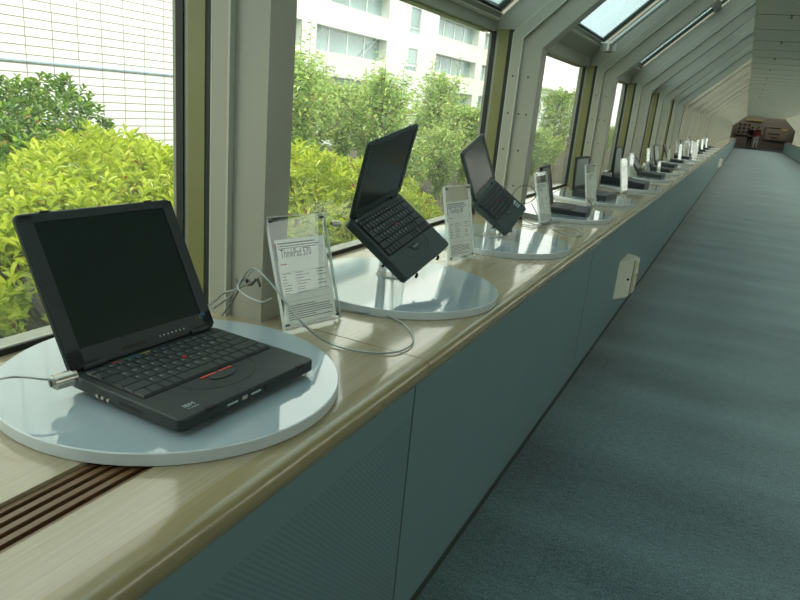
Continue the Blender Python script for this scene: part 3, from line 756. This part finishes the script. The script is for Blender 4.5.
cable([px(213, 309, 1, 1.02), colp(228, 298), colp(240, 286, .01), colp(254, 270, .03), px(268, 280, 1, 1.03), px(284, 300, 1, 1.02), px(304, 325, 1, 1.00), px(325, 341, 2, ZT+.012), px(348, 349, 2, zc_), px(378, 353, 2, zc_),
       px(400, 351, 2, zc_), px(413, 342, 2, zc_), px(409, 329, 2, zc_), px(390, 317, 2, zc_), Vector((-.745, 1.335, zc_)), Vector((-.87, 1.31, zc_)), Vector((-1.01, 1.36, zc_))], .0019, M_cable, 'grey steel cable looping over the worktop below the nearest sign')
for k, (x0, y0) in enumerate(((236, 279), (248, 280))):
    cable([colp(x0, y0, -.02), colp(x0+3, y0+5, .0), colp(x0+9, y0-1, .0), colp(x0+12, y0+6, -.02)], .003, M_darkcable, 'dark twisted tie holding the cable tangle, %s of two' % ('left' if k == 0 else 'right'), 'cable tie')
cable([colp(240, 288), colp(233, 300, .01), px(222, 316, 1, 1.05)], .0018, M_darkcable, 'thin dark cable dropping from the tangle to the ledge')
lock((-.905, 2.47, CZ-.375), (-.3, -1, -.1), 'steel barrel lock on the farther propped-up laptop', 1.1)
lock((-.868, 1.45, CZ-.318), (-.5, -1, .1), 'dark steel barrel lock at the rear corner of the nearer propped-up laptop', .8)
cable([px(512, 195, 1, 2.62), px(519, 187, 1, 2.66), px(530, 186, 1, 2.72), px(536, 195, 1, 2.76), px(530, 202, 1, 2.74), px(520, 204, 1, 2.70), px(510, 206, 1, 2.66)], .0018, M_darkcable, 'thin dark cable curling behind the farther propped-up laptop')
cable([px(531, 203, 1, 2.76), px(537, 214, 1, 2.78), px(540, 224, 2, zc_), px(560, 232, 2, zc_), px(576, 236, 2, zc_), px(582, 233, 2, zc_), px(574, 228, 2, zc_), px(552, 226, 2, zc_), px(534, 226, 2, zc_), Vector((-.90, 2.95, zc_))], .002, M_cable, 'steel cable looping on the worktop past the third disk')
cable([px(520, 216, 2, zl+.03), px(527, 222, 2, zl), px(540, 225, 2, zc_), px(552, 222, 2, zc_), px(560, 222, 2, zc_)], .0018, M_darkcable, 'thin dark cable crossing behind the third disk')
cable([Vector((-.86, 3.55, ZD+.06)), Vector((-.80, 3.75, ZD+.10)), Vector((-.70, 3.80, ZD+.04)), Vector((-.68, 3.84, ZT+.004)), Vector((-.8, 3.88, ZT+.004))], .0018, M_darkcable, 'thin cable arching up behind the fourth disk')

# ------------------------------------------------------------------ socket boxes on the cabinets
def socket_box(y0, y1, z0, z1, label):
    e = empty('socket_box', (-.487, (y0+y1)/2, (z0+z1)/2)); tag(e, label, 'socket box', 'socket boxes on the cabinet fronts')
    h = (z1-z0)/2; w_ = (y1-y0)/2
    P = []
    for k in range(13):
        a = k/12; P.append((.001+.064*(math.sin(PI/2*min(a/.5, 1)) if a < .9 else .75), -w_+a*w_*2))
    P = [(0.0005, -w_)]+[(x, y) for x, y in P if y > -w_+1e-4 and y < w_-1e-4]+[(.0005, w_)]
    q = MB(); q.zprism(P[::-1] if False else P, -h, h); q.build('curved_cover', M_beige, e, True)
    box('side_slot', M_plinth, e, .060, .0662, -w_*.06, w_*.0, -h*.98, h*.98)
    q = MB(); q.box(.055, .078, w_*.06, w_*.80, -h*.88, h*.92); pl = q.build('outlet_plate', M_beige, e)
    for k in range(3):
        z = -h*.58+k*h*.60; o = box('outlet', M_cream, pl, .078, .0805, w_*.14, w_*.62, z-h*.2, z+h*.2)
        box('outlet_slot', M_screw, o, .0804, .0812, w_*.34, w_*.40, z-h*.08, z+h*.08)
    box('indicator', M_green, pl, .078, .0815, w_*.2, w_*.4, h*.10, h*.18)
    q = MB(); q.tube([(.040, -w_*.45, 0), (.0585, -w_*.45, 0)], .006, 8); q.build('screw', M_screw, e)
socket_box(3.93, 4.25, CZ-1.0, CZ-.78, 'beige socket box with a curved cover on the cabinet front')
socket_box(20.6, 21.2, CZ-1.02, CZ-.80, 'far away beige socket box on the cabinet front near the corridor end')

# ------------------------------------------------------------------ people and notices at the far end
def skinned(name, pts, edges, M, parent, root_i=0, sub=2):
    me = bpy.data.meshes.new(name); me.from_pydata([p[0] for p in pts], edges, []); me.materials.append(M)
    o = bpy.data.objects.new(name, me); C.objects.link(o); o.parent = parent
    sk = o.modifiers.new('skin', 'SKIN'); sk.use_smooth_shade = True
    for i, p in enumerate(pts):
        r = p[1] if hasattr(p[1], '__len__') else (p[1], p[1]); me.skin_vertices[0].data[i].radius = r
    me.skin_vertices[0].data[root_i].use_root = True
    s_ = o.modifiers.new('sub', 'SUBSURF'); s_.levels = sub; s_.render_levels = sub
    return o
M_skin = mat('skin_tone', srgb(190, 150, 124), .6); M_hair = mat('black_hair', srgb(28, 24, 22), .6)
M_darkcloth = mat('dark_suit_cloth', srgb(34, 34, 40), .8); M_redcloth = mat('maroon_cloth', srgb(140, 40, 48), .8); M_whitecloth = mat('white_cloth', srgb(214, 216, 212), .8)
def person(loc, yaw, H, top, leg, label, arm_up):
    s = H/1.70; e = empty('person', loc); e.rotation_euler = (0, 0, yaw); e.scale = (s, s, s); tag(e, label, 'person')
    au = arm_up
    J = [((0, 0, .92), (.14, .10)), ((0, 0, 1.12), (.125, .09)), ((0, 0, 1.33), (.15, .10)), ((0, 0, 1.44), (.07, .06)), ((0, .01, 1.50), .048), ((0, .02, 1.60), (.075, .09)), ((0, .02, 1.68), (.055, .07)),
         ((.17, 0, 1.40), .05), ((.22, .02, 1.13), .038), ((.23, .12, .92), .028), ((.235, .17, .83), (.022, .035)),
         ((-.17, 0, 1.40), .05), ((-.23, .04 if not au else .12, 1.13 if not au else 1.2), .038), ((-.22, .12 if not au else .34, .92 if not au else 1.22), .028), ((-.22, .16 if not au else .43, .84 if not au else 1.25), (.022, .035)),
         ((.09, 0, .84), .085), ((.10, .01, .48), .055), ((.10, -.02, .09), .038), ((.10, .10, .04), (.035, .03)),
         ((-.09, 0, .84), .085), ((-.11, .02, .48), .055), ((-.13, .0, .09), .038), ((-.13, .12, .04), (.035, .03))]
    E_ = [(0, 1), (1, 2), (2, 3), (3, 4), (4, 5), (5, 6), (2, 7), (7, 8), (8, 9), (9, 10), (2, 11), (11, 12), (12, 13), (13, 14), (0, 15), (15, 16), (16, 17), (17, 18), (0, 19), (19, 20), (20, 21), (21, 22)]
    skinned('body', J, E_, M_skin, e)
    g = lambda i, k=1.16: (J[i][0], tuple(v*k for v in (J[i][1] if hasattr(J[i][1], '__len__') else (J[i][1], J[i][1]))))
    T = [0, 1, 2, 3, 7, 8, 9, 11, 12, 13]; mp_ = {v: i for i, v in enumerate(T)}
    skinned('shirt', [g(i, 1.22) for i in T], [(mp_[a_], mp_[b_]) for a_, b_ in E_ if a_ in mp_ and b_ in mp_], top, e)
    T = [0, 15, 16, 17, 19, 20, 21]; mp2 = {v: i for i, v in enumerate(T)}
    skinned('trousers', [g(i, 1.25) for i in T], [(mp2[a_], mp2[b_]) for a_, b_ in E_ if a_ in mp2 and b_ in mp2], leg, e)
    skinned('hair', [((0, -.01, 1.58), (.082, .085)), ((0, .0, 1.66), (.085, .09)), ((0, .0, 1.71), (.05, .06))], [(0, 1), (1, 2)], M_hair, e)
    q = MB()
    for sx in (.10, -.12): q.rbox(sx, .06, .09, .25, 0, .07, .035, .01)
    q.build('shoe', M_hair, e, True)
person((.36, 57.0, 0), .25, 1.52, M_darkcloth, M_darkcloth, 'person in dark clothes reaching towards the notices on the end wall', True)
person((.78, 56.2, 0), -.15, 1.55, M_redcloth, M_whitecloth, 'person in a maroon top and white trousers standing at the corridor end', False)
nb = empty('notice_board', (-.15, 59.96, 1.35)); tag(nb, 'board with a grid of dark framed pictures on the end wall', 'notice board')
box('board', mat('cream_board', srgb(104, 96, 80), .8), nb, -.55, .55, -.02, .03, -.45, .45)
for i in range(3):
    for j in range(3):
        o = box('picture', M_dark, nb, -.44+i*.31, -.22+i*.31, -.03, -.021, -.36+j*.28, -.17+j*.28)
o = box('wall_banner', mat('yellow_banner_cloth', srgb(120, 114, 50), .8), None, -.15, 1.0, 59.94, 59.97, 1.98, 2.10); tag(o, 'long yellow-green banner on the end wall above the pictures', 'banner')
nb = empty('wall_poster', (2.1, 59.96, 1.2)); tag(nb, 'wide panel with dark and yellow text bars right of the people', 'poster')
box('board', mat('cream_board', None), nb, -.75, .75, -.02, .03, -.5, .5)
for z, a_, b_, M in ((.38, -.6, .2, M_dark), (.30, .3, .65, M_yellow), (-.05, -.55, .25, M_dark), (-.32, -.3, .15, M_dark)): box('text_bar', M, nb, a_, b_, -.03, -.021, z-.03, z+.03)

# ------------------------------------------------------------------ outside: ground, buildings
q = MB(); q.box(-7, XW, -30, 260, -3.2, .08); q.box(-150, -7, -30, 260, -3.2, -3.0); struct(q.build('ground', M_soil), 'dark planted ground outside')
XT = -18.0
tw = empty('tiled_building', (XT, 12, 0)); tag(tw, 'tall blank building wing clad in white wall tiles, seen through the nearest window', 'building')
q = MB(); q.box(-6, 0, -22, 10.6, -3, 16); o = q.build('wall', M_tiles, tw)
box('blue_rail', mat('pale_blue_rail', srgb(150, 176, 190), .5), tw, 0, .05, -22, 10.6, CZ+.03, CZ+.075)
ob = empty('office_building', (-30, 60, 0)); tag(ob, 'white office building with bands of recessed windows behind the trees', 'building')
k3 = 3.0
def Z(z): return z*k3+CZ
def Y_(y): return y*k3-60
ops = []
for z0, z1, big in ((.80, 1.585, 1), (2.0, 2.80, 1), (3.20, 4.0, 1), (4.4, 5.2, 1), (-.45, .385, 1)):
    for (a_, b_) in ((10.0, 14.35), (14.98, 18.73), (22.35, 26.25), (26.95, 30.8)): ops.append((Y_(a_), Y_(b_), Z(z0), Z(z1), 1))
for z0, z1 in ((.875, 1.555), (2.0, 2.75), (3.2, 3.95), (4.4, 5.1)): ops.append((Y_(20.17), Y_(20.9), Z(z0), Z(z1), 0))
ys = sorted({v for o in ops for v in o[:2]} | {Y_(9), Y_(33)}); zs = sorted({v for o in ops for v in o[2:4]} | {-3, 20})
q = MB()
for i in range(len(ys)-1):
    for j in range(len(zs)-1):
        cy, cz = (ys[i]+ys[i+1])/2, (zs[j]+zs[j+1])/2
        if not any(o[0] < cy < o[1] and o[2] < cz < o[3] for o in ops): q.box(-1.2, 0, ys[i], ys[i+1], zs[j], zs[j+1])
q.box(-14, -1.2, Y_(9), Y_(33), -3, 20)
q.build('wall', M_facade, ob)
for (y0, y1, z0, z1, big) in ops:
    dep = .78 if big else .15
    q = MB(); q.box(-dep-.1, -dep, y0, y1, z0, z1)
    for k in range(1, 4 if big else 1):
        yy = y0+(y1-y0)*k/4; q.box(-dep, -dep+.08, yy-.08, yy+.08, z0+(.6 if big else .0), z1)
    w_ = q.build('window', M_bframe, ob)
    box('pane', M_bglass, w_, -dep, -dep+.02, y0+.05, y1-.05, z0+(.6 if big else .55), z1-.02)
    if not big: box('pane', M_bglass, w_, -dep, -dep+.02, y0+.05, y1-.05, z0+.04, z0+.45)
    if big: box('window_ledge', M_sill, w_, -dep, -.04, y0, y1, z0, z0+.55)
lb = empty('low_building', (-30, 120, 0)); tag(lb, 'long low pale building with dark glazing bands, seen beyond the second window column', 'building')
q = MB(); q.box(-12, 0, -20, 40, -3, CZ+3.4); q.build('wall', M_facade, lb)
box('roof', mat('pale_green_roof', srgb(200, 214, 206), .6), lb, -12.5, .6, -20.5, 40.5, CZ+3.4, CZ+3.7)
for z0 in (CZ+.9,): box('window_band', M_bglass, lb, 0.0, .05, -19, 39, z0, z0+1.3)

# ------------------------------------------------------------------ outside: planting
def leaf(q, base, d, up, L, W):
    d = d.normalized(); side = d.cross(up)
    if side.length < 1e-4: side = d.orthogonal()
    side.normalize(); nrm = side.cross(d).normalized()
    tip = base+d*L-nrm*L*.18; m1 = base+d*L*.35+nrm*L*.03; m2 = base+d*L*.70-nrm*L*.03
    fold = nrm*W*.25
    vs_ = [base, m1+side*W*.42+fold, m2+side*W*.5+fold, tip, m2-side*W*.5+fold, m1-side*W*.42+fold]
    o = len(q.v); q.v += [tuple(v) for v in vs_]; q.f += [(o, o+1, o+2, o+3), (o, o+3, o+4, o+5)]; q.mi += [0, 0]
def shrub(name, loc, rad, n, L, W, M, label, cat, seed, per=7, group=None, deep=.35):
    rnd = random.Random(seed); root = empty(name, loc); tag(root, label, cat, group); q = MB(); st = MB(); rx, ry, rz = rad
    bumps = [(Vector((rnd.gauss(0, 1), rnd.gauss(0, 1), abs(rnd.gauss(0, 1)))).normalized(), rnd.uniform(.04, .13)) for _ in range(26)]
    for i in range(n):
        u = Vector((rnd.gauss(0, 1), rnd.gauss(0, 1), abs(rnd.gauss(0, .9))-.12)).normalized()
        if u.z < -.1: u.z = -.1
        k = 1.0
        for b, amp in bumps:
            dd = (u-b).length
            if dd < .5: k += amp*(1-dd/.5)
        k *= 1-abs(rnd.gauss(0, 1))*deep*.33
        p = Vector((u.x*rx*k, u.y*ry*k, max(.06, u.z*rz*k)))
        nrm = (Vector((u.x/rx, u.y/ry, u.z/rz)).normalized()*.7+Vector((0, 0, .55))+Vector((rnd.gauss(0, .22), rnd.gauss(0, .22), 0))).normalized()
        t1 = nrm.orthogonal().normalized(); t2 = nrm.cross(t1); a0 = rnd.uniform(0, 6.28)
        for j in range(per):
            a_ = a0+j*2.4; el = .35+.75*(j/per)
            d = (t1*math.cos(a_)+t2*math.sin(a_))*math.cos(el)+nrm*math.sin(el)
            leaf(q, p+nrm*(.006*j), d, nrm, L*rnd.uniform(.75, 1.15), W*rnd.uniform(.85, 1.1))
        if i % 12 == 0: st.tube([(p.x*.12, p.y*.12, 0), (p.x*.55, p.y*.55, p.z*.6), tuple(p)], [.007, .005, .002], 5)
    q.build('leaves', M, root); st.build('stems', M_bark, root)
    return root
def copy_shrub(src, loc, rz, sc, label):
    r = src.copy(); C.objects.link(r); r.location = loc; r.rotation_euler = (0, 0, rz); r.scale = (sc, sc, sc); r['label'] = label
    for ch in src.children:
        c_ = ch.copy(); C.objects.link(c_); c_.parent = r
    return r
az = shrub('azalea_bush', (-2.25, 1.75, .08), (.75, .85, .72), 4200, .046, .015, M_azalea, 'bright yellow-green azalea bush outside the nearest window, right behind the open laptop', 'bush', 3, group='azalea hedge outside')
copy_shrub(az, (-2.12, 3.30, .08), 2.1, .98, 'bright yellow-green azalea bush seen right of the first window column, left of the young trees')
copy_shrub(az, (-3.3, 2.75, .08), 4.0, .92, 'yellow-green azalea bush at the back of the hedge below the tiled wall')
copy_shrub(az, (-3.5, 4.3, .08), .8, .92, 'yellow-green azalea bush behind the one right of the first window column')
copy_shrub(az, (-2.4, .22, .08), 5.2, .98, 'yellow-green azalea bush at the far left edge of the picture')
copy_shrub(az, (-3.4, 1.15, .08), 5.9, .95, 'yellow-green azalea bush behind the leftmost bush')
dk = shrub('round_shrub', (-4.4, 2.75, .08), (.95, .95, .93), 3600, .05, .021, M_darkleaf, 'darker green rounded shrub standing against the tiled wall at the left', 'bush', 11)
def young_tree(loc, H, W_, n, label, seed, L=.085, first=True):
    rnd = random.Random(seed); root = empty('young_tree', loc); tag(root, label, 'tree', 'young trees beyond the hedge'); q = MB(); tr = MB(); br = MB()
    tr.tube([(0, 0, 0), (.02, .01, H*.5), (0, .02, H*.97)], [.03, .02, .004], 7)
    for i in range(n):
        t = rnd.uniform(.06, .97); a_ = rnd.uniform(0, 6.28); z = H*t
        R = W_*(math.sin(PI*min(1, (1-t)*1.15+.05))**.6)*rnd.uniform(.55, 1.1) if t < .9 else W_*.22
        o = Vector((0, 0, z*.92)); e_ = Vector((math.cos(a_)*R, math.sin(a_)*R, z+R*rnd.uniform(.3, .8)))
        if i % 2 == 0: br.tube([tuple(o), tuple((o+e_)/2+Vector((0, 0, -.03))), tuple(e_)], [.007, .005, .002], 4)
        nl = 11
        for j in range(nl):
            s_ = .35+.65*j/nl; p = o.lerp(e_, s_)+Vector((0, 0, -.06*math.sin(PI*s_)))
            d = Vector((rnd.gauss(0, 1), rnd.gauss(0, 1), rnd.uniform(-.9, .35))).normalized()+(e_-o).normalized()*.5
            leaf(q, p, d, Vector((0, 0, 1)), L*rnd.uniform(.6, 1.15), L*.36)
    for k in range(5):
        a_ = k*1.9; bx, by = math.cos(a_)*W_*.5, math.sin(a_)*W_*.5; zb, ze = H*.62, H*rnd.uniform(1.0, 1.22)
        br.tube([(bx, by, zb), (bx*1.1, by*1.1, ze)], [.004, .002], 4)
        for j in range(26):
            tt = j/26; p = Vector((bx*(1+.1*tt), by*(1+.1*tt), zb+(ze-zb)*tt)); a2 = j*2.4
            leaf(q, p, Vector((math.cos(a2), math.sin(a2), rnd.uniform(-.3, .5))), Vector((0, 0, 1)), L*(1.15-.6*tt), L*.34)
    for j in range(46):
        z = H*(.86+.16*j/46); a_ = j*2.4; leaf(q, Vector((0, .02, z)), Vector((math.cos(a_), math.sin(a_), .4)), Vector((0, 0, 1)), L*(1.1-.6*j/46), L*.32)
    q.build('leaves', M_treeleaf, root); tr.build('trunk', M_bark, root, True); br.build('branches', M_bark, root)
    return root
t1 = young_tree((-4.3, 6.0, .08), 1.48, .46, 230, 'young light green tree nearest the azaleas in the middle window', 21)
t2 = young_tree((-4.4, 8.1, .08), 1.16, .60, 290, 'broad light green young tree in the middle of the second window', 22)
spec = [(t1, (-3.9, 7.3, .08), 1.3, .94, 'slim light green tree between the two nearest young trees'), (t2, (-3.6, 9.4, .08), 2.2, .93, 'light green young tree right of the middle of the second window'),
        (t1, (-4.6, 6.9, .08), 4.0, .86, 'light green young tree rising behind the azaleas at the left of the second window'), (t2, (-3.2, 7.6, .08), 3.3, .68, 'low bushy young tree close to the second window'),
        (t1, (-4.6, 10.6, .08), 5.0, 1.05, 'tall thin light green young tree near the right edge of the second window'), (t2, (-3.0, 10.8, .08), .6, .72, 'low bushy young tree by the second window column'),
        (t2, (-5.4, 7.4, .08), .9, 1.0, 'young tree in the back row left of centre'), (t2, (-5.8, 9.6, .08), 2.9, 1.05, 'young tree in the back row right of centre'),
        (t1, (-3.6, 14.6, .08), 2.6, 1.08, 'single young tree standing out against the sky in the third window'), (t2, (-3.2, 12.6, .08), 4.6, .56, 'low bushy young tree at the left of the third window'),
        (t2, (-3.1, 15.8, .08), 1.6, .56, 'low bushy young tree at the right of the third window'), (t2, (-3.4, 19.0, .08), 1.1, .75, 'bushy young tree seen through the fourth window'),
        (t2, (-3.2, 23.0, .08), 5.1, .8, 'bushy young tree farthest along the outside of the corridor'), (t2, (-2.9, 5.9, .08), 2.6, .60, 'low leafy tree just right of the azalea hedge'),
        (t2, (-5.4, 12.2, .08), 4.1, .85, 'young tree in the back row beyond the second window column')]
for src, loc, rz, sc, lab in spec: copy_shrub(src, loc, rz, sc, lab)
